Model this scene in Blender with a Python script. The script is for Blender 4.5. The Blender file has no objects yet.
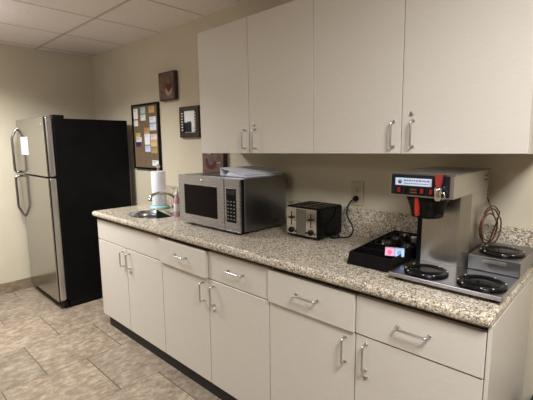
import bpy, bmesh, math, random
from mathutils import Vector, Matrix
random.seed(7)
sc = bpy.context.scene
COL = sc.collection
PI = math.pi

# ------------------------------------------------------------------ materials
def mat(name):
    m = bpy.data.materials.new(name); m.use_nodes = True
    nt = m.node_tree; b = nt.nodes['Principled BSDF']
    return m, nt, b
def srgb(r, g, b):
    f = lambda c: (c/255/12.92) if c/255 <= .04045 else ((c/255+.055)/1.055)**2.4
    return (f(r), f(g), f(b), 1)
def coords(nt, scale=(1, 1, 1), kind='Object'):
    tc = nt.nodes.new('ShaderNodeTexCoord'); mp = nt.nodes.new('ShaderNodeMapping')
    mp.inputs['Scale'].default_value = scale
    nt.links.new(tc.outputs[kind], mp.inputs['Vector']); return mp.outputs['Vector']
def noise(nt, vec, scale, detail=3, rough=.5):
    n = nt.nodes.new('ShaderNodeTexNoise'); n.inputs['Scale'].default_value = scale
    n.inputs['Detail'].default_value = detail; n.inputs['Roughness'].default_value = rough
    nt.links.new(vec, n.inputs['Vector']); return n.outputs['Fac']
def ramp(nt, fac, stops, interp='LINEAR'):
    r = nt.nodes.new('ShaderNodeValToRGB'); e = r.color_ramp.elements; r.color_ramp.interpolation = interp
    while len(e) < len(stops): e.new(.5)
    for i, (p, c) in enumerate(stops): e[i].position = p; e[i].color = c
    nt.links.new(fac, r.inputs['Fac']); return r.outputs['Color']
def mix(nt, fac, a, b, mode='MIX'):
    n = nt.nodes.new('ShaderNodeMix'); n.data_type = 'RGBA'; n.blend_type = mode
    for s, v in ((0, fac), (6, a), (7, b)):
        if hasattr(v, 'is_linked'): nt.links.new(v, n.inputs[s])
        else: n.inputs[s].default_value = v
    return n.outputs[2]
def bump(nt, bsdf, h, strength=.1, dist=.002):
    n = nt.nodes.new('ShaderNodeBump'); n.inputs['Strength'].default_value = strength
    n.inputs['Distance'].default_value = dist
    nt.links.new(h, n.inputs['Height']); nt.links.new(n.outputs['Normal'], bsdf.inputs['Normal'])
def plain(name, col, rough=.5, metal=0, var=.06, nscale=40, spec=.5):
    """single-colour surface with a faint procedural mottling"""
    m, nt, b = mat(name)
    v = noise(nt, coords(nt), nscale, 4)
    lo = tuple(c*(1-var) for c in col[:3])+(1,); hi = tuple(min(1, c*(1+var)) for c in col[:3])+(1,)
    nt.links.new(ramp(nt, v, [(.3, lo), (.7, hi)]), b.inputs['Base Color'])
    b.inputs['Roughness'].default_value = rough; b.inputs['Metallic'].default_value = metal
    b.inputs['Specular IOR Level'].default_value = spec
    return m
def brushed(name, col, rough, sc3, var=.12):
    m, nt, b = mat(name)
    v = noise(nt, coords(nt, sc3), 6, 4, .6)
    lo = tuple(c*(1-var) for c in col[:3])+(1,); hi = tuple(min(1, c*(1+var)) for c in col[:3])+(1,)
    nt.links.new(ramp(nt, v, [(.3, lo), (.7, hi)]), b.inputs['Base Color'])
    r = nt.nodes.new('ShaderNodeMapRange'); r.inputs['To Min'].default_value = rough*.93; r.inputs['To Max'].default_value = rough*1.07
    nt.links.new(v, r.inputs['Value']); nt.links.new(r.outputs['Result'], b.inputs['Roughness'])
    b.inputs['Metallic'].default_value = 1
    return m

M = {}
# painted walls
m, nt, b = mat('wall_paint'); v = noise(nt, coords(nt), 3, 3); v2 = noise(nt, coords(nt), 180, 2)
nt.links.new(ramp(nt, v, [(.3, srgb(200, 189, 166)), (.7, srgb(205, 195, 172))]), b.inputs['Base Color'])
b.inputs['Roughness'].default_value = .55; bump(nt, b, v2, .12, .001); M['wall'] = m
# ceiling tile
m, nt, b = mat('ceiling_tile'); v = noise(nt, coords(nt), 160, 5, .7); v2 = noise(nt, coords(nt), 5, 2)
c1 = ramp(nt, v, [(.35, srgb(232, 221, 217)), (.6, srgb(250, 241, 238))])
nt.links.new(c1, b.inputs['Base Color']); b.inputs['Roughness'].default_value = .95; bump(nt, b, v, .3, .003); M['ceil'] = m
M['tbar'] = plain('ceiling_grid_metal', srgb(196, 184, 174), .7)
# cabinet laminate
m, nt, b = mat('cabinet_laminate'); v = noise(nt, coords(nt, (6, 6, 90)), 4, 4, .6); 
nt.links.new(ramp(nt, v, [(.3, srgb(205, 197, 185)), (.7, srgb(212, 205, 193))]), b.inputs['Base Color'])
b.inputs['Roughness'].default_value = .42; M['lam'] = m
M['edge'] = plain('laminate_edge_band', srgb(205, 196, 184), .4)
M['gap'] = plain('cabinet_gap_shade', srgb(62, 52, 42), .7)  # dark colour standing in for the shade in door and drawer gaps
M['vinyl'] = plain('toe_kick_vinyl', srgb(20, 16, 13), .6)
# granite
def granite(name, base):
    m, nt, b = mat(name); vec = coords(nt)
    vo = nt.nodes.new('ShaderNodeTexVoronoi'); vo.inputs['Scale'].default_value = 230; nt.links.new(vec, vo.inputs['Vector'])
    sep = nt.nodes.new('ShaderNodeSeparateColor'); nt.links.new(vo.outputs['Color'], sep.inputs['Color'])
    k = lambda *c: srgb(*[x*base for x in c])
    c1 = ramp(nt, sep.outputs['Red'], [(0, k(52, 46, 42)), (.13, k(104, 94, 84)), (.27, k(166, 152, 132)), (.44, k(198, 188, 170)), (.64, k(226, 220, 208)), (.80, k(190, 160, 112)), (.92, k(142, 136, 130))], 'CONSTANT')
    vo2 = nt.nodes.new('ShaderNodeTexVoronoi'); vo2.inputs['Scale'].default_value = 110; nt.links.new(vec, vo2.inputs['Vector'])
    sep2 = nt.nodes.new('ShaderNodeSeparateColor'); nt.links.new(vo2.outputs['Color'], sep2.inputs['Color'])
    c2 = ramp(nt, sep2.outputs['Green'], [(0, k(122, 110, 94)), (.28, k(182, 169, 146)), (.6, k(210, 201, 184))], 'CONSTANT')
    nt.links.new(mix(nt, .28, c1, c2), b.inputs['Base Color'])
    b.inputs['Roughness'].default_value = .16
    b.inputs['Specular IOR Level'].default_value = .5
    return m
M['granite'] = granite('speckled_granite', 1.03)
# floor tile: 0.485 m tiles, columns along y offset by half
def floor_mat(name, tile=True):
    m, nt, b = mat(name); N = nt.nodes; L = nt.links
    tc = N.new('ShaderNodeTexCoord'); sp = N.new('ShaderNodeSeparateXYZ'); L.new(tc.outputs['Object'], sp.inputs[0])
    def ma(op, a, bb=None, c=None):
        n = N.new('ShaderNodeMath'); n.operation = op
        for i, val in enumerate((a, bb, c)):
            if val is None: continue
            if hasattr(val, 'is_linked'): L.new(val, n.inputs[i])
            else: n.inputs[i].default_value = val
        return n.outputs[0]
    T = .487
    u = ma('DIVIDE', ma('ADD', sp.outputs['X'], 1.795 + T*40), T); ui = ma('FLOOR', u); uf = ma('SUBTRACT', u, ui)
    off = ma('MULTIPLY', ma('MODULO', ui, 2), .5)
    w = ma('ADD', ma('DIVIDE', ma('ADD', sp.outputs['Y'], 1.185 + T*40), T), off)
    w = ma('ADD', w, .5)
    wi = ma('FLOOR', w); wf = ma('SUBTRACT', w, wi)
    def edge(f): return ma('MINIMUM', f, ma('SUBTRACT', 1, f))
    ev = ma('LESS_THAN', edge(wf), .0062)
    eu = ma('LESS_THAN', edge(uf), .0058)
    cmb = N.new('ShaderNodeCombineXYZ'); L.new(ui, cmb.inputs[0]); L.new(wi, cmb.inputs[1])
    wn = N.new('ShaderNodeTexWhiteNoise'); L.new(cmb.outputs[0], wn.inputs['Vector'])
    # per-tile shift of the veining
    add = N.new('ShaderNodeVectorMath'); add.operation = 'MULTIPLY_ADD'
    L.new(wn.outputs['Color'], add.inputs[0]); add.inputs[1].default_value = (7, 7, 7); L.new(tc.outputs['Object'], add.inputs[2])
    mp = N.new('ShaderNodeMapping'); mp.inputs['Scale'].default_value = (1.7, 1.0, 1); mp.inputs['Rotation'].default_value = (0, 0, .25)
    L.new(add.outputs[0], mp.inputs['Vector'])
    n1 = noise(nt, mp.outputs[0], 3.0, 9, .66); n2 = noise(nt, mp.outputs[0], 17, 8, .75)
    c = ramp(nt, n1, [(.28, srgb(128, 112, 96)), (.44, srgb(160, 144, 125)), (.58, srgb(182, 167, 148)), (.72, srgb(214, 201, 181))])
    c = mix(nt, .55, c, ramp(nt, n2, [(.36, srgb(112, 97, 82)), (.5, srgb(168, 152, 133)), (.64, srgb(226, 215, 196))]))
    tv = ramp(nt, wn.outputs['Value'], [(0, (.86, .86, .87, 1)), (1, (1.08, 1.07, 1.06, 1))])
    c = mix(nt, 1.0, c, tv, 'MULTIPLY')
    c = mix(nt, 1.0, c, (.63, .60, .57, 1), 'MULTIPLY')
    c = mix(nt, ma('MULTIPLY', eu, .8), c, srgb(92, 78, 64))
    c = mix(nt, ev, c, srgb(74, 62, 52))
    L.new(c, b.inputs['Base Color'])
    b.inputs['Roughness'].default_value = .38
    bump(nt, b, n2, .05, .001)
    return m
M['floor'] = floor_mat('stone_look_floor_tile')
m, nt, b = mat('stone_baseboard'); vv = coords(nt, (1, 1, 2.4)); v = noise(nt, vv, 9, 7, .68)
nt.links.new(ramp(nt, v, [(.3, srgb(106, 90, 72)), (.5, srgb(134, 117, 96)), (.72, srgb(160, 144, 122))]), b.inputs['Base Color']); b.inputs['Roughness'].default_value = .45; M['base'] = m
# metals
M['steel_h'] = brushed('brushed_steel_horizontal', (.43, .43, .45), .26, (1, 1, 40), .05)
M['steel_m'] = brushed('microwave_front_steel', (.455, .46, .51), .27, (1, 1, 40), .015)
M['steel_v'] = brushed('brushed_steel_vertical', (.44, .43, .415), .17, (60, 60, 2), .04)
M['steel_l'] = brushed('door_edge_steel', (.66, .645, .63), .3, (60, 60, 2), .04)
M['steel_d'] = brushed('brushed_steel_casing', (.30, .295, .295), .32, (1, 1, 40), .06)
M['steel_c'] = brushed('coffee_machine_steel', (.55, .52, .48), .30, (60, 60, 2), .07)
M['handle_steel'] = plain('dark_handle_steel', (.34, .33, .32), .25, 1, .04)
M['chrome'] = plain('polished_chrome', (.75, .74, .73), .1, 1, .02)
M['satin'] = plain('satin_nickel', (.60, .59, .58), .28, 1, .03)
M['black'] = plain('black_plastic', (.005, .005, .005), .38, 0, .2, 40, .16)
M['well'] = plain('black_well_plastic', (.006, .006, .006), .25, 0, .2, 40, .5)
M['fridge_black'] = plain('textured_black_steel', (.0045, .0045, .005), .42, 0, .3, 8, .12)
M['gloss'] = plain('black_gloss', (.005, .005, .005), .1, 0, .2, 40, .13)
M['enamel'] = plain('black_enamel', (.006, .006, .006), .16, 0, .2, 40, .22)
M['glass'] = plain('dark_oven_glass', (.008, .005, .006), .06, 0, .1, 40, .06)
M['rubber'] = plain('black_rubber', (.009, .0085, .008), .55, 0, .2, 40, .25)
M['white'] = plain('white_paper', srgb(238, 238, 238), .8, 0, .02)
M['plate'] = plain('outlet_plate', srgb(188, 178, 150), .45, 0, .03)
M['offwhite'] = plain('off_white_plastic', srgb(225, 225, 220), .4, 0, .03)
M['panelwhite'] = plain('pale_blue_label', srgb(206, 218, 236), .4, 0, .02)
M['ink'] = plain('label_ink', srgb(96, 110, 150), .6, 0, .05)
M['panel'] = plain('navy_control_panel', srgb(22, 24, 32), .25, 0, .1)
M['red'] = plain('red_plastic', srgb(130, 24, 20), .35, 0, .08)
M['redh'] = plain('faded_red_handle', srgb(138, 46, 40), .4, 0, .08)
M['orange'] = plain('orange_red_plastic', srgb(152, 40, 24), .4, 0, .08)
M['brownswitch'] = plain('amber_switch', srgb(110, 66, 44), .35, 0, .1)
M['copper'] = plain('copper_brown_tube', srgb(84, 48, 34), .35, .3, .3, 60)
M['towel'] = plain('paper_towel', srgb(236, 236, 240), .95, 0, .02, 90)
M['teal'] = plain('teal_plastic', srgb(164, 204, 208), .35, 0, .06)
M['pink'] = plain('pink_soap_liquid', srgb(206, 152, 172), .3, 0, .08)
M['green'] = plain('dark_green_scourer', srgb(20, 40, 36), .95, 0, .25, 300)
M['yellow'] = plain('yellow_sponge', srgb(226, 206, 120), .9, 0, .1, 300)
M['pinkpk'] = plain('pink_packet_paper', srgb(240, 176, 202), .6, 0, .05)
M['pinkdk'] = plain('pink_packet_print', srgb(226, 104, 158), .6, 0, .05)
M['bluepk'] = plain('blue_packet_paper', srgb(180, 206, 238), .6, 0, .05)
M['bluedk'] = plain('blue_packet_print', srgb(120, 158, 212), .6, 0, .05)
M['frame'] = plain('dark_wood_frame', srgb(52, 36, 29), .45, 0, .25, 60)
m, nt, b = mat('cork'); v = noise(nt, coords(nt), 150, 5, .7)
nt.links.new(ramp(nt, v, [(.35, srgb(84, 68, 48)), (.5, srgb(112, 92, 68)), (.66, srgb(136, 114, 88))]), b.inputs['Base Color']); b.inputs['Roughness'].default_value = .95; M['cork'] = m
m, nt, b = mat('canvas_brown'); v = noise(nt, coords(nt), 22, 6, .65)
nt.links.new(ramp(nt, v, [(.3, srgb(74, 54, 44)), (.5, srgb(106, 82, 68)), (.72, srgb(132, 108, 92))]), b.inputs['Base Color']); b.inputs['Roughness'].default_value = .85; M['canvas'] = m
m, nt, b = mat('canvas_rust'); v = noise(nt, coords(nt), 22, 6, .65)
nt.links.new(ramp(nt, v, [(.3, srgb(78, 58, 50)), (.5, srgb(102, 78, 68)), (.72, srgb(126, 100, 90))]), b.inputs['Base Color']); b.inputs['Roughness'].default_value = .85; M['canvas2'] = m
M['cream'] = plain('painted_cream', srgb(160, 142, 126), .8, 0, .05)
M['heart'] = plain('painted_red', srgb(98, 38, 32), .8, 0, .1)
M['darkred'] = plain('painted_dark_red', srgb(78, 24, 22), .8, 0, .1)
M['keyprint'] = plain('grey_key_print', srgb(112, 112, 118), .6, 0, .05)
M['binder'] = plain('white_vinyl_binder', srgb(222, 224, 232), .3, 0, .02)
M['paper_edge'] = plain('paper_stack_edge', srgb(214, 214, 218), .85, 0, .04)

# ------------------------------------------------------------------ mesh builder (world coordinates, moved to the thing's base on build)
class MB:
    def __init__(s): s.bm = bmesh.new(); s.mi = 0
    def _fin(s, verts):
        for f in {f for v in verts for f in v.link_faces}: f.material_index = s.mi
        return s
    def m(s, i): s.mi = i; return s
    def box(s, x0, x1, y0, y1, z0, z1, bev=0, seg=2, R=None):
        r = bmesh.ops.create_cube(s.bm, size=1); vs = r['verts']
        for v in vs: v.co = Vector(((x0+x1)/2+v.co.x*(x1-x0), (y0+y1)/2+v.co.y*(y1-y0), (z0+z1)/2+v.co.z*(z1-z0)))
        if R is not None:
            c = Vector(((x0+x1)/2, (y0+y1)/2, (z0+z1)/2))
            for v in vs: v.co = c + R @ (v.co-c)
        if bev:
            es = list({e for v in vs for e in v.link_edges})
            b = bmesh.ops.bevel(s.bm, geom=es, offset=bev, segments=seg, affect='EDGES', profile=.5)
            fs = set(b['faces']); 
            for f in b['faces']:
                f.material_index = s.mi
            for v in b['verts']:
                for f in v.link_faces: f.material_index = s.mi
            return s
        return s._fin(vs)
    def tube(s, pts, r, n=10, cap=True, closed=False):
        pts = [Vector(p) for p in pts]; rs = r if isinstance(r, (list, tuple)) else [r]*len(pts)
        rings = []; up = None; N = len(pts)
        for i, p in enumerate(pts):
            if closed: t = (pts[(i+1) % N]-pts[i-1])
            else: t = (pts[min(i+1, N-1)]-pts[max(i-1, 0)])
            t.normalize()
            if up is None:
                up = Vector((0, 0, 1)) if abs(t.z) < .9 else Vector((1, 0, 0))
            a = (up - t*up.dot(t)).normalized(); up = a; bb = t.cross(a)
            rings.append([s.bm.verts.new(p+(a*math.cos(2*PI*k/n)+bb*math.sin(2*PI*k/n))*rs[i]) for k in range(n)])
        for i in range(N if closed else N-1):
            A, B = rings[i], rings[(i+1) % N]
            for k in range(n):
                f = s.bm.faces.new((A[k], A[(k+1) % n], B[(k+1) % n], B[k])); f.material_index = s.mi; f.smooth = True
        if cap and not closed:
            for rg, fl in ((rings[0], True), (rings[-1], False)):
                f = s.bm.faces.new(rg[::-1] if fl else rg); f.material_index = s.mi
        return s
    def cyl(s, p, q, r, n=24): return s.tube([p, q], r, n)
    def lathe(s, c, prof, n=40, ax='z', sx=1, sy=1, ring=False):
        rings = []
        for r, h in prof:
            rg = []
            for k in range(n):
                a = 2*PI*k/n; u, v = r*math.cos(a)*sx, r*math.sin(a)*sy
                p = (c[0]+u, c[1]+v, c[2]+h) if ax == 'z' else (c[0]+u, c[1]-h, c[2]+v)
                rg.append(s.bm.verts.new(p))
            rings.append(rg)
        for A, B in zip(rings, rings[1:]):
            for k in range(n):
                f = s.bm.faces.new((A[k], A[(k+1) % n], B[(k+1) % n], B[k])); f.material_index = s.mi; f.smooth = True
        if ring:
            return s
        for rg in (rings[0][::-1], rings[-1]):
            f = s.bm.faces.new(rg); f.material_index = s.mi
        return s
    def prism(s, poly, axis, a, b):
        """polygon in the plane across axis, extruded from a to b"""
        def P(u, v, w): return {'x': (w, u, v), 'y': (u, w, v), 'z': (u, v, w)}[axis]
        A = [s.bm.verts.new(P(u, v, a)) for u, v in poly]; B = [s.bm.verts.new(P(u, v, b)) for u, v in poly]
        n = len(poly); fs = [s.bm.faces.new(A[::-1]), s.bm.faces.new(B)]
        for k in range(n): fs.append(s.bm.faces.new((A[k], A[(k+1) % n], B[(k+1) % n], B[k])))
        for f in fs: f.material_index = s.mi
        return s
    def build(s, name, mats, parent=None, loc=None, smooth=False):
        if not isinstance(mats, (list, tuple)): mats = [mats]
        o0 = Vector(loc) if loc is not None else (Vector(parent['_loc']) if parent is not None else Vector())
        bmesh.ops.recalc_face_normals(s.bm, faces=s.bm.faces)
        bmesh.ops.translate(s.bm, verts=s.bm.verts, vec=-o0)
        me = bpy.data.meshes.new(name); s.bm.to_mesh(me); s.bm.free()
        for mm in mats: me.materials.append(M[mm])
        if smooth:
            for p in me.polygons: p.use_smooth = True
        ob = bpy.data.objects.new(name, me); COL.objects.link(ob)
        if parent is not None: ob.parent = parent; ob['_loc'] = tuple(o0)
        else: ob.location = o0; ob['_loc'] = tuple(o0)
        return ob
def tag(o, label, cat, group=None):
    o['label'] = label; o['category'] = cat
    if group: o['group'] = group
    return o
def thing(name, label, cat, loc, rz=0, group=None):
    o = bpy.data.objects.new(name, None); COL.objects.link(o); o.empty_display_size = .1
    o.location = loc; o.rotation_euler = (0, 0, rz); o['_loc'] = tuple(loc)
    return tag(o, label, cat, group)
def structure(o): o['kind'] = 'structure'; return o
def rounded(pts, r, n=5):
    """polyline with its inner corners rounded"""
    pts = [Vector(p) for p in pts]; out = [pts[0]]
    for a, b, c in zip(pts, pts[1:], pts[2:]):
        d1 = (a-b).normalized(); d2 = (c-b).normalized(); p, q = b+d1*r, b+d2*r
        for k in range(n+1):
            t = k/n; out.append(p*(1-t)**2 + b*2*t*(1-t) + q*t*t)
    out.append(pts[-1]); return out
def smoothpath(P, n=8):
    P = [Vector(p) for p in P]; Q = [P[0]]+P+[P[-1]]; out = []
    for i in range(1, len(Q)-2):
        a, b, c, d = Q[i-1:i+3]
        for k in range(n):
            t = k/n
            out.append(.5*((2*b)+(-a+c)*t+(2*a-5*b+4*c-d)*t*t+(-a+3*b-3*c+d)*t**3))
    out.append(P[-1]); return out

# ------------------------------------------------------------------ room
XL, XR, YF, ZC = -3.575, 3.6, -6.0, 2.334
structure(MB().box(XL-.1, XR+.1, YF-.1, .1, -.1, 0).build('floor', 'floor'))
c = MB().box(XL-.1, XR+.1, YF-.1, .1, ZC+.006, ZC+.1)
c.m(1); g = .6075
x = -2.225 - g*2
while x < XR: c.box(x-.006, x+.006, YF, 0, ZC+.0045, ZC+.0065); x += g
y = -.542
while y > YF: c.box(XL, XR, y-.009, y+.009, ZC+.0022, ZC+.0065); y -= g
structure(c.build('ceiling', ['ceil', 'tbar']))
structure(MB().box(XL-.1, XR+.1, 0, .1, 0, ZC+.05).build('wall_back', 'wall'))
structure(MB().box(XL-.1, XL, YF, 0, 0, ZC+.05).build('wall_left', 'wall'))
structure(MB().box(XR, XR+.1, YF, 0, 0, ZC+.05).build('wall_right', 'wall'))
structure(MB().box(XL-.1, XR+.1, YF-.1, YF, 0, ZC+.05).build('wall_front', 'wall'))
structure(MB().box(XL, XL+.011, YF, -.012, 0, .106, .003).build('baseboard_left', 'base'))
structure(MB().box(XL+.011, -2.26, -.011, 0, 0, .106, .003).build('baseboard_back', 'base'))
structure(MB().box(.52, XR, -.011, 0, 0, .106, .003).build('baseboard_right', 'base'))

# ------------------------------------------------------------------ cabinets
def pull(p, q, out, r=.0042):
    """wire pull from p to q standing off by 'out' towards -y, little round feet on the face"""
    p, q = Vector(p), Vector(q); o = Vector((0, -out, 0))
    b = MB().tube(rounded([p, p+o, q+o, q], .012), r, 10)
    for e in (p, q): b.cyl(e+Vector((0, .0005, 0)), e+Vector((0, -.004, 0)), r*1.5, 14)
    return b
def lock(p, par, name='lock'):
    x, y, z = p
    o = MB().lathe((x, y, z), [(.0095, 0), (.0095, .004), (.008, .0055), (.0001, .0055)], 20, 'y').m(1).box(x-.001, x+.001, y-.0062, y-.005, z-.005, z+.005).build(name, ['satin', 'black'], par)
    o['label'] = 'round metal key lock'
X = [-2.2416, -1.792, -1.331, -.8645, -.4135, .0415, .4895]
YB, YD, ZS, ZB, ZT = -.598, -.62, .697, .083, .8505    # carcass front, door face, seam height, cabinet bottom, drawer top
BL = ['beige base cabinet under the sink with one wide blank panel over two doors',
      'middle beige base cabinet with two small drawers, below the microwave and toaster',
      'right-hand beige base cabinet under the coffee machine with two drawers']
for u in range(3):
    xa, xm, xb = X[2*u], X[2*u+1], X[2*u+2]
    t = thing('base_cabinet', BL[u], 'cabinet', ((xa+xb)/2, -.3, 0), 0, 'base cabinets along the wall')
    xe = xb + (.013 if u == 2 else -.0004)
    if u == 0:      # open inside: the sink bowl hangs in it
        bd = MB().box(xa+.0004, xa+.019, YB, -.02, ZB, .8735).box(xe-.019, xe, YB, -.02, ZB, .8735)
        bd.box(xa+.0192, xe-.0192, YB, -.02, ZB, ZB+.018).box(xa+.0192, xe-.0192, -.03, -.02, ZB+.0182, .8735)
        bd.box(xa+.0192, xe-.0192, YB, YB+.018, .70, .8735)
    else: bd = MB().box(xa+.0004, xe, YB, -.02, ZB, .8735)
    if u == 2: bd.box(X[6]+.001, xe, YD-.001, YB, ZB, .8735)     # filler strip at the end panel
    bd.build('body', ['lam'], t)
    MB().box(xa+.003, xb-.0005, YB-.0008, YB-.0001, ZB+.002, .8735).build('gap_shade_sheet', 'gap', t)  # added dark sheet, paints the shade seen between fronts and under the counter
    MB().box(xa+(.07 if u == 0 else .0004), xe-.0004, YD+.017, -.06, 0.0005, ZB-.0005).build('toe_kick', 'vinyl', t)
    for k, (a, b) in enumerate(((xa, xm), (xm, xb))):
        d = MB().box(a+.0022, b-.0022, YD, YB-.0015, ZB+.001, ZS-.003, .0015, 1).build('door', 'lam', t)
        hx = (b-.048) if k == 0 else (a+.046)
        hx += (.004 if k == 0 else 0)
        pull((hx, YD, .667), (hx, YD, .562), .03).build('handle', 'satin', d)
        if k == 1: lock((hx+.001, YD, .533), d)
        if u > 0:
            out = {1: (.016, .0), 2: (.012, .004)}[u][k]
            dr = MB().box(a+.0022, b-.0022, YD-out, YB-.0015-out, ZS+.003, ZT, .0015, 1)
            if out: dr.box(a+.012, b-.012, YB-.0015-out, YB-.001, ZS+.012, ZT-.02)
            dr = dr.build('drawer', 'lam', t)
            cx = (a+b)/2
            pull((cx-.055, YD-out, .782), (cx+.055, YD-out, .782), .03).build('handle', 'satin', dr)
    if u == 0:
        MB().box(xa+.0022, xb-.0022, YD, YB-.0015, ZS+.003, ZT, .0015, 1).build('blank_panel', 'lam', t)

U = [-1.2723, -.8287, -.3864, .0590, .5029]
TILT = .0104
UL = ['beige wall cabinet at the left, above the microwave, with two plain doors', 'beige wall cabinet at the right, above the coffee machine, with two plain doors']
for u in range(2):
    xa, xm, xb = U[2*u], U[2*u+1], U[2*u+2]; cx = (xa+xb)/2
    z0, z1 = 1.3716, 2.106
    t = thing('wall_cabinet', UL[u], 'cabinet', (cx, 0, z0), 0, 'wall cabinets above the counter')
    MB().box(xa, xb-.0005, -.310, -.003, z0, z1).build('body', ['lam'], t)
    MB().box(xa+.003, xb-.0035, -.3112, -.3102, z0+.003, z1-.003).build('gap_shade_sheet', 'gap', t)  # same added sheet: gap shade between the upper doors put into colour
    for k, (a, b) in enumerate(((xa, xm), (xm, xb))):
        d = MB().box(a+.0015, b-.0015, -.33, -.312, z0+.001, z1-.001, .0015, 1).build('door', 'lam', t)
        hx = (b-.032) if k == 0 else (a+.05)
        pull((hx, -.33, z0+.132), (hx, -.33, z0+.030), .03).build('handle', 'satin', d)
        if k == 1: lock((hx-.009, -.33, z0+.158), d)
    t.rotation_euler = (0, -TILT, 0)
    t.location = (cx, 0, z0 + TILT*(cx+.17))

# ------------------------------------------------------------------ counter, backsplash, sink
SX, SY, SA, SB = -1.785, -.41, .205, .152
def slab():
    import itertools
    b = MB().box(-2.262, .5048, -.652, -.003, .8745, .915)
    es = [e for e in b.bm.edges if not (abs(e.verts[0].co.y+.003) < 1e-4 and abs(e.verts[1].co.y+.003) < 1e-4)
          and not (abs(e.verts[0].co.z-e.verts[1].co.z) > .01)]
    es = [e for e in es if max(e.verts[0].co.y, e.verts[1].co.y) < -.1 or abs(e.verts[0].co.x-e.verts[1].co.x) < 1e-4]
    ve = [e for e in b.bm.edges if abs(e.verts[0].co.z-e.verts[1].co.z) > .01 and e.verts[0].co.y < -.1]
    bmesh.ops.bevel(b.bm, geom=ve, offset=.02, segments=4, affect='EDGES', profile=.5)
    es = [e for e in b.bm.edges if abs(e.verts[0].co.z-e.verts[1].co.z) < 1e-5 and not (e.verts[0].co.y > -.01 and e.verts[1].co.y > -.01)
          and e.is_manifold and abs(e.calc_face_angle(0)) > .5]
    bmesh.ops.bevel(b.bm, geom=es, offset=.016, segments=4, affect='EDGES', profile=.5)
    o = b.build('countertop', 'granite', None, (-.88, -.33, .8745))
    cut = MB().lathe((SX, SY, .85), [(1, 0), (1, .1)], 64, 'z', SA, SB).build('cutter', 'granite', None)
    md = o.modifiers.new('hole', 'BOOLEAN'); md.operation = 'DIFFERENCE'; md.object = cut; md.solver = 'EXACT'
    bpy.context.view_layer.update()
    dg = bpy.context.evaluated_depsgraph_get()
    me = bpy.data.meshes.new_from_object(o.evaluated_get(dg)); o.modifiers.clear(); o.data = me; me.name = 'countertop'
    bpy.data.objects.remove(cut)
    return o
tag(slab(), 'long speckled beige granite countertop with a rounded front edge', 'countertop')
tag(MB().box(-2.255, .535, -.021, -.001, .9155, 1.067, .003).build('backsplash', 'granite', None, (-.86, -.01, .9155)), 'low speckled granite backsplash strip along the wall behind the counter', 'backsplash')
t = thing('sink', 'oval stainless steel sink set into the left end of the counter', 'sink', (SX, SY, .75))
prof = [(.001, .012), (.2, .0), (.75, .006), (.93, .04), (.985, .12), (.995, .163), (.96, .163), (.945, .12), (.89, .048), (.72, .018), (.2, .014), (.001, .016)]
MB().lathe((SX, SY, .75), prof, 56, 'z', SA, SB).build('bowl', 'steel_h', t)
MB().lathe((SX, SY, .7655), [(.04, 0), (.04, .004), (.03, .004), (.024, -.0), (.001, -.0)], 28).build('drain', 'chrome', t)

# faucet
t = thing('faucet', 'low arched chrome faucet standing behind the oval sink', 'faucet', (-1.945, -.10, .9155))
fx, fy = -1.945, -.10
MB().lathe((fx, fy, .9155), [(.028, 0), (.028, .006), (.02, .014), (.017, .06), (.014, .075), (.001, .078)], 28).build('base', 'chrome', t)
MB().tube(smoothpath([(fx, fy, .975), (fx+.022, fy-.04, 1.01), (fx+.045, fy-.11, 1.043), (fx+.058, fy-.18, 1.051), (fx+.067, fy-.245, 1.038), (fx+.07, fy-.265, 1.015)]), .0115, 14).build('spout', 'chrome', t)
MB().cyl((fx+.07, fy-.264, 1.018), (fx+.07, fy-.267, .998), .0145, 16).build('aerator', 'satin', t)
MB().tube(smoothpath([(fx+.01, fy, .98), (fx+.05, fy+.015, .992), (fx+.09, fy+.02, 1.0)]), [.007]*16+[.009], 10).build('lever', 'chrome', t)

# sponge propped in the bowl
t = thing('dish_sponge', 'dark green scouring sponge with a yellow top edge, standing in the sink', 'sponge', (-1.70, -.42, .78))
R = Matrix.Rotation(math.radians(74), 3, 'Z')
def sponge(poly, name, mm):
    b = MB().prism(poly, 'y', -.011, .011)
    for v in b.bm.verts: v.co = Vector((-1.705, -.42, .90)) + R @ v.co
    return b.build(name, mm, t)
sponge([(0, -.118), (.02, -.126), (.085, -.120), (.103, -.100), (.103, .0), (.0, .058)], 'scouring_pad', 'green')
sponge([(0, .0585), (.103, .0005), (.106, .008), (.004, .066)], 'sponge_layer', 'yellow')

# paper towel on a holder
tx, ty = -1.970, -.230
t = thing('paper_towel_holder', 'upright paper towel holder with a round teal base behind the sink', 'towel holder', (tx, ty, .9155))
MB().lathe((tx, ty, .9155), [(.076, 0), (.078, .006), (.074, .02), (.066, .024), (.001, .026)], 40).build('base', 'teal', t)
MB().cyl((tx, ty, .938), (tx, ty, 1.232), .007, 14).build('rod', 'satin', t)
MB().lathe((tx, ty, 1.232), [(.005, 0), (.015, .006), (.018, .016), (.012, .028), (.001, .031)], 24).build('finial', 'satin', t)
tag(MB().lathe((tx, ty, .9425), [(.02, 0), (.054, 0), (.055, .002), (.055, .264), (.054, .266), (.02, .266), (.02, 0)], 44, ring=True).build('paper_towel_roll', 'towel', None, (tx, ty, .9425)), 'white roll of paper towels standing on the teal holder', 'paper towels')

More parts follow.
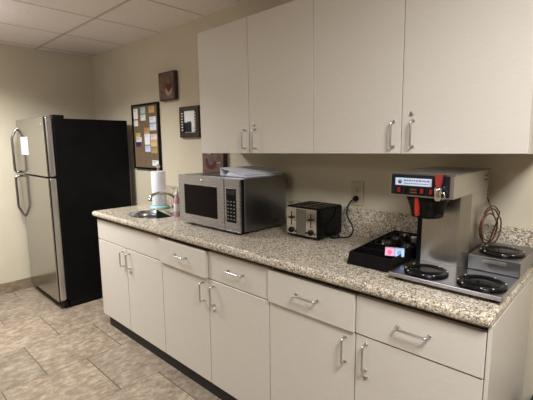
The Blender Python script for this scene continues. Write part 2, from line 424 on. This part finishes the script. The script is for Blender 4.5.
# pink soap bottle
bx, by = -1.570, -.332
t = thing('soap_bottle', 'slim pink soap bottle with a white cap left of the microwave', 'bottle', (bx, by, .9155))
MB().lathe((bx, by, .9155), [(.021, 0), (.024, .004), (.0245, .02), (.024, .10), (.021, .122), (.013, .138), (.011, .146), (.001, .147)], 30).build('body', 'pink', t)
MB().lathe((bx, by, .9155), [(.0251, .035), (.0252, .036), (.0247, .09), (.0246, .091)], 30).build('label_wrap', 'offwhite', t)
MB().lathe((bx, by, 1.061), [(.0135, 0), (.014, .002), (.013, .022), (.007, .026), (.006, .044), (.001, .045)], 24).build('cap', 'offwhite', t)

# ------------------------------------------------------------------ refrigerator
x0, x1, yf, yb = -3.504, -2.751, -.783, -.062
fl = (-3.1275, -.42, 0)
t = thing('refrigerator', 'top-freezer refrigerator with stainless doors and black sides in the corner', 'refrigerator', fl)
MB().box(x0+.002, x1, yf+.077, yb, .07, 1.640, .006).build('body', 'fridge_black', t)
MB().box(x0+.02, x1-.02, yb+.0005, yb+.012, .12, 1.60, .002).build('back_panel', 'steel_d', t)
MB().box(x0+.012, x1-.002, yf+.042, yf+.085, .006, .0685, .012, 3).m(1).box(x0+.03, x1-.03, yf+.038, yf+.043, .028, .034).box(x0+.03, x1-.03, yf+.038, yf+.043, .044, .050).build('base_grille', ['black', 'rubber'], t)
MB().box(x0+.03, x1-.003, yf+.09, yb-.03, .001, .069).build('plinth', 'black', t)
def fdoor(z0, z1, name):
    d = MB().box(x0, x1, yf+.0105, yf+.0685, z0, z1, .014, 4).build(name, 'steel_l', t)
    MB().box(x0+.002, x1-.003, yf+.007, yf+.0165, z0+.003, z1-.003).build('panel_seam', 'black', d)
    MB().box(x0, x1-.002, yf, yf+.0085, z0+.001, z1-.001, .004, 2).build('front_panel', 'steel_v', d)
    return d
fd = fdoor(1.159, 1.652, 'freezer_door'); rd = fdoor(.074, 1.147, 'fridge_door')
MB().box(x0+.01, x1-.01, yf+.069, yf+.0765, .09, 1.636).build('door_gasket', 'rubber', t)
hx = x0+.024
def fpull(P): return MB().tube(rounded([(hx, yf-o, z) for o, z in P], .02), .011, 12)
fpull([(.0, 1.575), (.012, 1.568), (.05, 1.49), (.05, 1.175), (0, 1.172)]).build('handle', 'handle_steel', fd)
fpull([(0, 1.135), (.05, 1.132), (.05, .84), (.012, .755), (0, .748)]).build('handle', 'handle_steel', rd)
MB().box(x1-.075, x1-.001, yf+.073, yf+.165, 1.6405, 1.668, .005).build('hinge_cover', 'black', t)
MB().lathe((x1-.07, yf, 1.585), [(.012, 0), (.012, .002), (.001, .0022)], 20, 'y').build('badge', 'satin', fd)
nz = MB().box(-3.40, -3.20, yf-.0022, yf-.0008, 1.335, 1.495)
nz.m(1)
for k in range(7): nz.box(-3.375, -3.225-random.random()*.05, yf-.0026, yf-.0020, 1.47-k*.018-.004, 1.47-k*.018)
n = nz.build('paper_notice', ['white', 'paper_edge'], None, (-3.3, yf-.001, 1.335))
tag(n, 'small white paper notice taped to the freezer door', 'notice')

# ------------------------------------------------------------------ wall pieces
# cork board
cx0, cx1, cz0, cz1 = -2.735, -2.275, 1.193, 1.782
t = thing('cork_board', 'tall cork notice board in a thin black frame beside the refrigerator', 'notice board', ((cx0+cx1)/2, -.003, cz0))
MB().box(cx0+.014, cx1-.014, -.013, -.003, cz0+.014, cz1-.014).build('cork_panel', 'cork', t)
f = MB(); 
for a in ((cx0, cx1, cz0, cz0+.016), (cx0, cx1, cz1-.016, cz1), (cx0, cx0+.016, cz0+.0165, cz1-.0165), (cx1-.016, cx1, cz0+.0165, cz1-.0165)):
    f.box(a[0], a[1], -.024, -.002, a[2], a[3], .002)
f.build('frame', 'gap_black' if 'gap_black' in M else 'black', t)
cards = [ # u, v, w, h, colour, label
 (.11, .12, .16, .15, (236, 232, 226), 'tall white card at the top left corner of the cork board'),
 (.11, .275, .15, .085, (228, 226, 222), 'small white card below the tall one at the left of the cork board'),
 (.42, .075, .17, .09, (176, 200, 196), 'pale teal card at the top middle of the cork board'),
 (.42, .19, .18, .085, (222, 224, 224), 'grey-white card under the pale teal card on the cork board'),
 (.77, .075, .2, .09, (196, 160, 110), 'tan card at the top right corner of the cork board'),
 (.8, .235, .22, .085, (226, 230, 236), 'bluish white card below the tan corner card on the cork board'),
 (.8, .35, .22, .095, (206, 212, 222), 'pale grey-blue card right of the orange card on the cork board'),
 (.55, .405, .19, .085, (190, 140, 84), 'orange-brown card left of the pale grey-blue card on the cork board'),
 (.17, .475, .17, .07, (206, 176, 96), 'yellow card at the left middle of the cork board'),
 (.2, .545, .2, .07, (216, 206, 222), 'pale lilac card just under the yellow card on the cork board'),
 (.17, .625, .18, .065, (58, 44, 74), 'dark purple card at the left of the cork board'),
 (.55, .54, .19, .16, (232, 230, 228), 'tall white card directly below the orange-brown card on the cork board'),
 (.81, .505, .22, .075, (228, 206, 206), 'pinkish white card right of the tall white card on the cork board'),
 (.81, .605, .22, .10, (206, 180, 128), 'beige card under the pinkish card at the right of the cork board'),
 (.55, .695, .19, .09, (198, 204, 232), 'pale blue card at the bottom of the middle row of cards'),
 (.81, .72, .22, .08, (178, 146, 98), 'light brown card right of the pale blue card, lowest in the right row'),
 (.83, .925, .22, .08, (224, 228, 226), 'white card alone in the bottom right corner of the cork board')]
w_, h_ = cx1-cx0-.034, cz1-cz0-.034
for i, (u, v, w, h, colr, lab) in enumerate(cards):
    key = 'card%d' % i; M[key] = plain('pinned_card_paper_%d' % i, srgb(*colr), .8, 0, .03)
    ck = 'cardink%d' % i; M[ck] = plain('pinned_card_print_%d' % i, srgb(*[max(0, q*.62) for q in colr]), .8, 0, .05)
    w *= 1.12; h *= 1.12
    xa = cx0+.017+(u-w/2)*w_; xb = xa+w*w_; zb = cz1-.017-(v+h/2)*h_; za = zb+h*h_
    xb = min(xb, cx1-.018); xa = max(xa, cx0+.018); zb = max(zb, cz0+.018)
    yy = -.0145 - (.0008 if i % 2 else 0)
    cb = MB().box(xa, xb, yy, -.0132, zb, za)
    cb.m(1).box(xa+.006, xa+(xb-xa)*.7, yy-.0003, yy+.0001, za-.012, za-.008).box(xa+.006, xa+(xb-xa)*.55, yy-.0003, yy+.0001, za-.024, za-.020)
    o = cb.build('pinned_card', [key, ck], None, ((xa+xb)/2, -.0132, zb)); tag(o, lab, 'card', 'cards pinned to the cork board')

def heart_poly(cx, cz, s):
    return [(cx+s*16*math.sin(a)**3/16, cz+s*(13*math.cos(a)-5*math.cos(2*a)-2*math.cos(3*a)-math.cos(4*a))/16) for a in [2*PI*k/28 for k in range(28)]]
def ell(cx, cz, a, b, n=28): return [(cx+a*math.cos(2*PI*k/n), cz+b*math.sin(2*PI*k/n)) for k in range(n)]
# upper canvas: cup with a heart
px0, px1, pz0, pz1 = -2.214, -1.985, 1.778, 2.004
t = thing('wall_picture', 'square brown canvas picture of a cup and red heart, hung highest', 'picture', ((px0+px1)/2, -.003, pz0), 0, 'coffee pictures on the wall')
MB().box(px0, px1, -.038, -.002, pz0, pz1, .003).build('dark_stretcher', 'frame', t)
c = MB().box(px0+.012, px1-.012, -.0395, -.0375, pz0+.012, pz1-.012)
c.m(1).prism(ell(-2.068, 1.850, .046, .038), 'y', -.0405, -.0392)
c.m(2).prism(heart_poly(-2.062, 1.876, .042), 'y', -.0413, -.0402)
c.build('canvas', ['canvas', 'cream', 'heart'], t)
# mirror-like framed picture
px0, px1, pz0, pz1 = -1.953, -1.702, 1.470, 1.712
t = thing('wall_picture', 'small dark picture frame with white studs down both sides', 'picture', ((px0+px1)/2, -.003, pz0), 0, 'framed pieces on the wall')
f = MB()
for a in ((px0, px1, pz0, pz0+.04), (px0, px1, pz1-.032, pz1), (px0, px0+.050, pz0+.0405, pz1-.0325), (px1-.050, px1, pz0+.0405, pz1-.0325)):
    f.box(a[0], a[1], -.026, -.002, a[2], a[3], .003)
f.m(1)
for k in range(7):
    for xx in (px0+.042, px1-.042):
        z = pz0+.06+k*.0215
        f.box(xx-.011, xx+.011, -.029, -.0255, z-.004, z+.004, .001)
f.build('frame', ['frame', 'offwhite'], t)
f = MB().box(px0+.051, px1-.051, -.014, -.004, pz0+.041, pz1-.033)
f.m(1).prism([(px0+.053, pz0+.043), (px0+.148, pz0+.043), (px0+.148, pz0+.118), (px0+.128, pz0+.132), (px0+.118, pz0+.120), (px0+.098, pz0+.128), (px0+.082, pz0+.118), (px0+.053, pz0+.122)], 'y', -.0148, -.0138)
f.m(2).prism([(px0+.16, pz0+.043), (px1-.053, pz0+.043), (px1-.053, pz0+.085), (px0+.16, pz0+.085)], 'y', -.0148, -.0138)
f.build('print', ['white', 'panel', 'paper_edge'], t)
# lower canvas behind the microwave
px0, px1, pz0, pz1 = -1.650, -1.400, 1.185, 1.440
t = thing('wall_picture', 'square rust-red canvas picture of a cup, behind the microwave under the cabinet', 'picture', ((px0+px1)/2, -.003, pz0), 0, 'coffee pictures on the wall')
MB().box(px0, px1, -.038, -.002, pz0, pz1, .003).build('dark_stretcher', 'frame', t)
c = MB().box(px0+.006, px1-.006, -.0395, -.0375, pz0+.006, pz1-.006)
c.m(1)
arc = [(-1.545+.066*math.cos(a), 1.30+.07*math.sin(a)) for a in [PI*.95+k*PI*1.0/14 for k in range(15)]]
arc2 = [(-1.545+.040*math.cos(a), 1.305+.042*math.sin(a)) for a in [PI*.95+k*PI*1.0/14 for k in range(15)]][::-1]
c.prism(arc+arc2, 'y', -.0405, -.0392); c.prism(ell(-1.545, 1.355, .035, .018), 'y', -.0405, -.0392)
c.m(2).prism(ell(-1.56, 1.348, .022, .008), 'y', -.0410, -.0402); c.box(-1.475, -1.435, -.0402, -.0390, 1.278, 1.286)
c.build('canvas', ['canvas2', 'darkred', 'cream'], t)

# outlet
ox, oz = -.327, 1.146
t = thing('wall_outlet', 'ivory double wall outlet above the backsplash with a black plug in it', 'outlet', (ox, -.001, oz-.063))
MB().box(ox-.039, ox+.039, -.007, -.0005, oz-.066, oz+.066, .003).build('cover_plate', 'plate', t)
for z in (oz+.026, oz-.026):
    s_ = MB().lathe((ox, -.0065, z), [(.0165, 0), (.0165, .003), (.015, .004), (.001, .004)], 26, 'y').build('socket', 'plate', t)
    k = MB().box(ox-.008, ox-.0055, -.0112, -.0100, z-.001, z+.009).box(ox+.0055, ox+.008, -.0112, -.0100, z-.001, z+.007)
    k.lathe((ox, -.0100, z-.007), [(.003, 0), (.003, .0012), (.0005, .0012)], 12, 'y')
    k.build('slots', 'black', s_)
MB().lathe((ox, -.0065, oz), [(.004, 0), (.004, .0015), (.0005, .002)], 14, 'y').build('screw', 'satin', t)

# ------------------------------------------------------------------ microwave
mx0, mx1, my0, my1, mz0, mz1 = -1.352, -.776, -.458, -.074, .931, 1.230
t = thing('microwave', 'stainless steel microwave oven with a dark window on the counter', 'microwave', ((mx0+mx1)/2, -.28, .9155))
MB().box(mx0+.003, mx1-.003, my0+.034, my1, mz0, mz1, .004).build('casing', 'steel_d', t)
MB().box(mx0+.006, mx1-.0035, my0+.012, my0+.0335, mz0+.002, mz1-.002, .002).build('front_bezel', 'black', t)
sx = -.906
d = MB().box(mx0, sx-.001, my0-.002, my0+.0115, mz0+.001, mz1, .005, 3).build('door', 'steel_m', t)
MB().box(-1.287, -.972, my0-.0055, my0-.0015, .988, 1.174, .0015).build('window', 'glass', d)
MB().lathe((-1.115, my0-.002, 1.202), [(.011, 0), (.011, .002), (.001, .0022)], 22, 'y').build('badge', 'satin', d)
p = MB().box(sx+.001, mx1, my0-.002, my0+.0115, mz0+.001, mz1, .005, 3).build('control_panel', 'steel_m', t)
kp = MB().box(-.888, -.808, my0-.004, my0-.0015, .985, 1.176, .001).build('keypad', 'gloss', p)
k = MB()
for r in range(6):
    for q in range(3):
        xx, zz = -.874+q*.026, 1.003+r*.02
        k.box(xx-.007, xx+.007, my0-.0046, my0-.0038, zz-.003, zz+.003)
k.build('key_print', 'keyprint', kp)
MB().box(-.880, -.816, my0-.0046, my0-.0038, 1.142, 1.166).build('display', 'panel', kp)
for xx in (mx0+.06, mx1-.06):
    for yy in (my0+.06, my1-.05):
        MB().cyl((xx, yy, .9157), (xx, yy, .9305), .016, 18).build('foot', 'rubber', t)
v = MB()
for k in range(7): v.box(mx1-.0035, mx1-.0024, -.19+k*.008, -.187+k*.008, .955, .975)
v.build('vent_slots', 'black', t)

# binder on the microwave
bz = mz1+.001
t = thing('ring_binder', 'white ring binder lying on top of the microwave', 'binder', (-1.085, -.335, bz), math.radians(-7))
bx0, by0 = -1.085, -.335
MB().box(bx0, bx0+.003, by0, by0+.29, bz, bz+.045, .001).build('spine', 'binder', t)
MB().box(bx0+.0035, bx0+.255, by0, by0+.29, bz, bz+.003, .001).build('back_cover', 'binder', t)
MB().prism([(bx0+.0035, bz+.042), (bx0+.0035, bz+.045), (bx0+.255, bz+.0165), (bx0+.255, bz+.0135)], 'y', by0, by0+.29).build('front_cover', 'binder', t)
MB().prism([(bx0+.05, bz+.0035), (bx0+.245, bz+.0035), (bx0+.245, bz+.012), (bx0+.09, bz+.028), (bx0+.05, bz+.0045)], 'y', by0+.008, by0+.282).build('paper_stack', 'paper_edge', t)

# ------------------------------------------------------------------ toaster
ax0, ax1, ay0, ay1, az0, az1 = -.613, -.388, -.274, -.050, .9225, 1.087
t = thing('toaster', 'four-slot toaster, chrome front and black body, left of the wall outlet', 'toaster', (-.50, -.17, .9155))
MB().box(ax0, ax1, ay0+.004, ay1, az0, az1, .014, 4).build('body', 'gloss', t)
fr = MB().box(ax0+.010, ax1-.014, ay0-.001, ay0+.006, az0+.012, az1-.008, .0025, 2).build('front_panel', 'chrome', t)
MB().box(ax0+.078, ax1-.082, ay0-.0022, ay0-.0008, az0+.014, az1-.012).build('center_band', 'steel_d', fr)
for cx in (ax0+.046, ax1-.050):
    lv = MB().box(cx-.0028, cx+.0028, ay0-.0022, ay0-.0006, az0+.06, az0+.135).build('lever_slot', 'black', fr)
    MB().box(cx-.012, cx+.012, ay0-.016, ay0-.0025, az0+.098, az0+.108, .003).build('lever', 'black', lv)
    MB().lathe((cx, ay0-.001, az0+.034), [(.016, 0), (.016, .004), (.013, .012), (.001, .0125)], 24, 'y').build('dial', 'black', fr)
for cx in (ax0+.076, ax1-.078, ax1-.022):
    MB().lathe((cx, ay0-.001, az0+.03), [(.0055, 0), (.005, .005), (.001, .0052)], 14, 'y').build('button', 'black', fr)
for cx in (-.578, -.530, -.474, -.425):
    tr = MB().box(cx-.016, cx+.016, ay0+.04, ay1-.03, az1-.003, az1+.0012, .001).build('slot_trim', 'black', t)
    MB().box(cx-.012, cx+.012, ay0+.044, ay1-.034, az1+.0009, az1+.0016).build('slot_opening', 'rubber', tr)
for xx in (ax0+.025, ax1-.025):
    for yy in (ay0+.03, ay1-.03): MB().cyl((xx, yy, .9157), (xx, yy, .924), .01, 14).build('foot', 'rubber', t)
cord = smoothpath([(ox, -.040, oz-.028), (ox-.004, -.060, oz-.036), (ox-.022, -.066, oz-.07), (ox-.020, -.07, 1.03), (ox+.012, -.075, .985), (ox+.026, -.085, .955), (ox+.012, -.10, .924), (ox-.03, -.13, .9205), (ox-.07, -.15, .9205), (ox-.045, -.17, .9205), (ox-.02, -.145, .9285), (ox-.05, -.115, .9285), (ax1-.001, -.11, .935)])
pc = MB().tube(cord, .0042, 10).build('power_cord', 'rubber', t)
MB().lathe((ox, -.0115, oz-.026), [(.006, 0), (.015, .001), (.016, .010), (.012, .022), (.006, .030), (.001, .030)], 20, 'y').build('plug', 'black', pc)

# ------------------------------------------------------------------ condiment organizer
ox0, ox1, oy0, oy1, oz0, oz1 = -.086, .118, -.487, -.062, .9160, .9690
t = thing('condiment_tray', 'black plastic condiment organizer with slots and round wells beside the coffee machine', 'organizer', (.01, -.27, oz0))
def frustum_tray():
    b = MB(); w = .004; e = .007
    lo = [(ox0, oy0), (ox1, oy0), (ox1, oy1), (ox0, oy1)]
    up = [(ox0+e, oy0+e), (ox1-e, oy0+e), (ox1-e, oy1-e), (ox0+e, oy1-e)]
    ui = [(ox0+e+w, oy0+e+w), (ox1-e-w, oy0+e+w), (ox1-e-w, oy1-e-w), (ox0+e+w, oy1-e-w)]
    rings = [[b.bm.verts.new((x, y, z)) for x, y in P] for P, z in ((lo, oz0), (up, oz1), (ui, oz1), (ui, oz0+.006))]
    for A, B in zip(rings, rings[1:]):
        for k in range(4): b.bm.faces.new((A[k], A[(k+1) % 4], B[(k+1) % 4], B[k]))
    b.bm.faces.new(rings[0][::-1]); b.bm.faces.new(rings[-1]); return b
def tier(b):
    for v in b.bm.verts:
        if v.co.z > oz0+.008: v.co.z += max(0, v.co.y-oy0)/(oy1-oy0)*.022
    return b
tier(frustum_tray()).build('body', 'black', t)
ix0, ix1, iy0, iy1 = ox0+.0145, ox1-.0145, oy0+.0145, oy1-.0145
xm = (ix0+ix1)/2
for yy in (-.395, -.318): tier(MB().box(ix0, ix1, yy-.002, yy+.002, oz0+.0065, oz1-.001)).build('divider', 'black', t)
tier(MB().box(xm-.002, xm+.002, -.316, iy1, oz0+.0065, oz1-.001)).build('divider', 'black', t)
for yy in (-.235, -.155): tier(MB().box(ix0, ix1, yy-.002, yy+.002, oz0+.0065, oz1-.003)).build('divider', 'black', t)
for yy in (-.276, -.195, -.116):
    for xx in ((ix0+xm)/2, (ix1+xm)/2):
        q = 1 if yy > -.13 else .93
        tier(MB().lathe((xx, yy, oz1-.0085), [(.030, -.036), (.0375*q, .0), (.0415*q, .0055), (.0415*q, .0068), (.0395*q, .0068), (.036*q, .0), (.029, -.033), (.001, -.033)], 32)).build('well', 'well', t)
def packet(xc, yc, zc, rz, a, b, name, lab):
    o = MB().box(-.0185, .0185, -.0025, .0025, -.018, .018, .001, 1)
    o.m(1).prism(ell(0, -.003, .009, .010, 20), 'y', -.0034, -.0024)
    o.box(-.017, .017, -.0030, -.0024, .013, .016)
    ob = o.build(name, [a, b], None); ob.location = (xc, yc, zc); ob.rotation_euler = (math.radians(-30), 0, rz); tag(ob, lab, 'sweetener packet', 'sweetener packets')
packet(.066, -.408, .979, .38, 'pinkpk', 'pinkdk', 'sweetener_packet', 'pink sweetener packet standing in the front of the black tray')
packet(.101, -.394, .979, .38, 'bluepk', 'bluedk', 'sweetener_packet', 'pale blue sweetener packet standing in the front of the black tray')
tag(MB().lathe((.064, -.155, .9725), [(.012, 0), (.016, .018), (.018, .019), (.018, .021), (.001, .021)], 24).build('creamer_cup', 'offwhite', None, (.064, -.155, .9725)), 'small white creamer cup in a round well of the black tray', 'creamer')

# ------------------------------------------------------------------ coffee machine
t = thing('coffee_machine', 'commercial stainless coffee brewer with three black warmer plates, right end of counter', 'coffee machine', (.31, -.31, .9155))
by0, by1, bx0, bx1, bz = -.545, -.050, .128, .506, .944
MB().box(bx0, bx1, by0, by1, bz-.016, bz, .003).build('base_plate', 'steel_h', t)
for xx in (bx0+.03, bx1-.03):
    for yy in (by0+.03, by1-.03): MB().cyl((xx, yy, .9157), (xx, yy, bz-.0155), .014, 16).build('foot', 'rubber', t)
cp = [(.160, -.326), (.300, -.326), (.328, -.288), (.328, -.090), (.160, -.090)]
MB().prism(cp, 'z', bz+.0005, 1.2275).build('column', 'steel_c', t)
MB().box(.139, .1595, -.324, -.095, bz+.0005, 1.2275, .002).build('side_trim', 'black', t)
w = MB().box(.3345, .5055, -.312, -.052, bz+.0005, 1.001, .003).build('warmer_step', 'steel_d', t)
MB().box(.385, .462, -.3145, -.3115, .979, .9905, .001).build('rating_plate', 'steel_l', w)
h = MB().box(.106, .331, -.505, -.085, 1.228, 1.309, .003).build('head', 'steel_c', t)
MB().box(.100, .337, -.509, -.081, 1.3093, 1.313, .001).build('top_lid', 'steel_h', h)
cpn = MB().box(.110, .318, -.5095, -.5052, 1.233, 1.306, .001).build('control_panel', 'panel', h)
lb = MB().box(.127, .259, -.5112, -.5092, 1.267, 1.294, .0006)
lb.m(1).lathe((.145, -.5110, 1.2805), [(.0075, 0), (.0075, .0008), (.0005, .0008)], 20, 'y')
xx = .160
while xx < .250:
    wd = random.uniform(.004, .011); lb.box(xx, min(xx+wd, .252), -.5117, -.5110, 1.283, 1.2885); xx += wd+.003
xx = .160
while xx < .246:
    wd = random.uniform(.003, .008); lb.box(xx, min(xx+wd, .252), -.5117, -.5110, 1.2735, 1.2765); xx += wd+.002
lb.build('brand_label', ['panelwhite', 'ink'], cpn)
for xx, mm in ((.142, 'red'), (.226, 'red'), (.258, 'red')):
    MB().box(xx-.012, xx+.012, -.5125, -.5093, 1.237, 1.262, .001).m(1).box(xx-.006, xx+.006, -.5150, -.5122, 1.241, 1.259, .0015).build('rocker_switch', ['black', mm], cpn)
MB().box(.162, .176, -.5120, -.5093, 1.238, 1.260, .001).build('indicator_light', 'black', cpn)
MB().box(.180, .212, -.5120, -.5093, 1.237, 1.261, .001).m(1).box(.184, .208, -.5132, -.5118, 1.241, 1.246).box(.184, .208, -.5132, -.5118, 1.251, 1.256).build('power_switch', ['black', 'brownswitch'], cpn)
# hot water faucet with the red handle
fc = MB().lathe((.287, -.527, 1.222), [(.007, 0), (.010, .006), (.012, .022), (.013, .040), (.010, .046), (.001, .047)], 22).cyl((.287, -.5095, 1.252), (.287, -.527, 1.252), .007, 14).tube(smoothpath([(.296, -.527, 1.252), (.307, -.527, 1.250), (.309, -.527, 1.236), (.303, -.527, 1.228)]), .0025, 8).build('hot_water_faucet', 'chrome', h)
o = MB().prism([(.277, 1.314), (.300, 1.314), (.298, 1.285), (.294, 1.2695), (.282, 1.2695), (.279, 1.285)], 'y', -.534, -.518).build('faucet_handle', 'redh', fc)
# brew funnel
fxc, fyc = .213, -.418
fn = MB().lathe((fxc, fyc, 1.150), [(.048, -.006), (.056, -.002), (.063, .035), (.072, .058), (.075, .062), (.075, .0765), (.001, .0765)], 44).build('brew_funnel', 'black', t)
MB().prism([(.197, 1.222), (.209, 1.222), (.211, 1.185), (.211, 1.160), (.203, 1.155), (.199, 1.168)], 'y', -.500, -.484).build('funnel_handle', 'orange', fn)
MB().box(.196, .209, -.4835, -.455, 1.19, 1.21, .002).build('funnel_bracket', 'black', fn)
MB().box(.168, .312, -.505, -.35, 1.2268, 1.2279).build('funnel_rail', 'steel_h', h)
for k in range(2):
    zz = 1.268+k*.018
    MB().box(.3308, .3318, -.150, -.110, zz, zz+.004).build('side_vent', 'rubber', h)
MB().lathe((.328, -.102, 1.215), [(.0055, 0), (.005, .002), (.0005, .0022)], 14).build('screw', 'offwhite', h)
def warmer(cx, cy, z):
    r = .077
    o = MB().lathe((cx, cy, z+.0005), [(r*.97, 0), (r, .003), (r*.99, .0075), (r*.95, .0095), (r*.84, .0095), (r*.79, .0075), (r*.74, .0065)], 48)
    o.m(1)
    HP = MB().lathe((cx, cy, z+.0065), [(r*.735, 0), (r*.72, .0018), (r*.3, .0022), (r*.02, .0022)], 44)
    s = o
    for a in (200, 232, 284, 312, 20, 70, 150):
        s.lathe((cx+r*.93*math.cos(math.radians(a)), cy+r*.93*math.sin(math.radians(a)), z+.0095), [(.003, 0), (.0027, .0012), (.0005, .0015)], 10)
    o = o.build('warmer_plate', ['enamel', 'offwhite'], t)
    HP.build('hot_plate', 'gloss', o)
warmer(.236, -.460, bz); warmer(.424, -.462, bz); warmer(.424, -.212, 1.001)
# coiled water line behind the machine
lp = []
for k in range(73):
    a = 2*PI*k/24 + .6; q = 1 - .12*(k // 24)*(1 if k < 48 else 1.3)
    lp.append((.356+.020*q*math.cos(a)+.006*math.sin(a*.37), -.128+.070*q*math.cos(a)+.006*math.sin(k*.7), 1.078+(.080+.006*math.sin(k*.31))*q*math.sin(a)))
pp = [(.342, -.07, 1.005), (.348, -.075, 1.015)]+lp+[(.338, -.07, 1.16), (.3285, -.070, 1.185), (.322, -.083, 1.19)]
MB().tube(smoothpath(pp, 3), .0028, 8).build('water_line', 'copper', t)

# dark bin past the end of the cabinets
bxc, byc = .70, -.22
t = thing('waste_bin', 'black waste bin standing beyond the end of the counter', 'bin', (bxc, byc, 0))
def bin_mesh():
    b = MB(); rings = []
    for a, z in ((.105, .001), (.135, .43), (.142, .435), (.142, .45), (.130, .45), (.102, .01)):
        rings.append([b.bm.verts.new((bxc+sx*a, byc+sy*a*1.0, z)) for sx, sy in ((-1, -1), (1, -1), (1, 1), (-1, 1))])
    for A, B in zip(rings, rings[1:]):
        for k in range(4): b.bm.faces.new((A[k], A[(k+1) % 4], B[(k+1) % 4], B[k]))
    b.bm.faces.new(rings[0][::-1]); b.bm.faces.new(rings[-1]); return b
bin_mesh().build('body', 'black', t)
MB().tube(rounded([(bxc-.137, byc-.137, .4525), (bxc+.137, byc-.137, .4525), (bxc+.137, byc+.137, .4525), (bxc-.137, byc+.137, .4525), (bxc-.137, byc-.10, .4525)], .01, 3), .005, 8).build('rim', 'rubber', t)

# ------------------------------------------------------------------ lights: two recessed ceiling troffers out of view, plus added fill lights
def area(name, x, y, sx, sy, power, col, spread=170, z=ZC-.004):
    l = bpy.data.lights.new(name, 'AREA'); l.shape = 'RECTANGLE'; l.size = sx; l.size_y = sy; l.energy = power; l.color = col; l.spread = math.radians(spread)
    o = bpy.data.objects.new(name, l); COL.objects.link(o); o.location = (x, y, z); return o
WARM = (.965, .985, 1.0)
area('troffer_or_fill', -2.51, -1.46, .58, .58, 60, WARM, 142)
area('troffer_or_fill', 1.14, -1.46, .58, .58, 58, WARM, 170)
area('troffer_or_fill', -.68, -4.5, .58, 1.16, 26, WARM, 170)  # added fill from the back of the room, not a known fixture
def fill_point(x, y, power, z=2.2):  # added point fill to brighten the ceiling, no real lamp hangs here
    l = bpy.data.lights.new('ceiling_fill', 'POINT'); l.energy = power; l.color = WARM; l.shadow_soft_size = .12
    o = bpy.data.objects.new('ceiling_fill', l); COL.objects.link(o); o.location = (x, y, z); return o
fill_point(-2.51, -1.46, 6); fill_point(1.14, -1.46, 10); fill_point(-.68, -3.4, 9)
wd = bpy.data.worlds.new('world'); sc.world = wd; wd.use_nodes = True
wd.node_tree.nodes['Background'].inputs['Color'].default_value = (1, .93, .84, 1)
wd.node_tree.nodes['Background'].inputs['Strength'].default_value = .0

# ------------------------------------------------------------------ camera
yaw, pitch, roll = .7595, .1450, -.008643
f = Vector((-math.sin(yaw)*math.cos(pitch), math.cos(yaw)*math.cos(pitch), -math.sin(pitch)))
r = f.cross(Vector((0, 0, 1))).normalized(); u = r.cross(f)
r2 = r*math.cos(roll)+u*math.sin(roll); u2 = -r*math.sin(roll)+u*math.cos(roll)
cam = bpy.data.cameras.new('camera'); co = bpy.data.objects.new('camera', cam); COL.objects.link(co)
mw = Matrix((r2, u2, -f)).transposed().to_4x4(); mw.translation = Vector((.7734, -1.8831, 1.4242))
co.matrix_world = mw
cam.sensor_width = 36; cam.sensor_fit = 'HORIZONTAL'; cam.lens = 392.147/533*36; cam.clip_start = .02
sc.camera = co

for o in list(bpy.data.objects):
    if '_loc' in o: del o['_loc']
vs = sc.view_settings
sc.display_settings.display_device = 'sRGB'
vs.view_transform = 'Standard'; vs.look = 'None'; vs.gamma = 1; vs.use_curve_mapping = False; vs.exposure = -.1
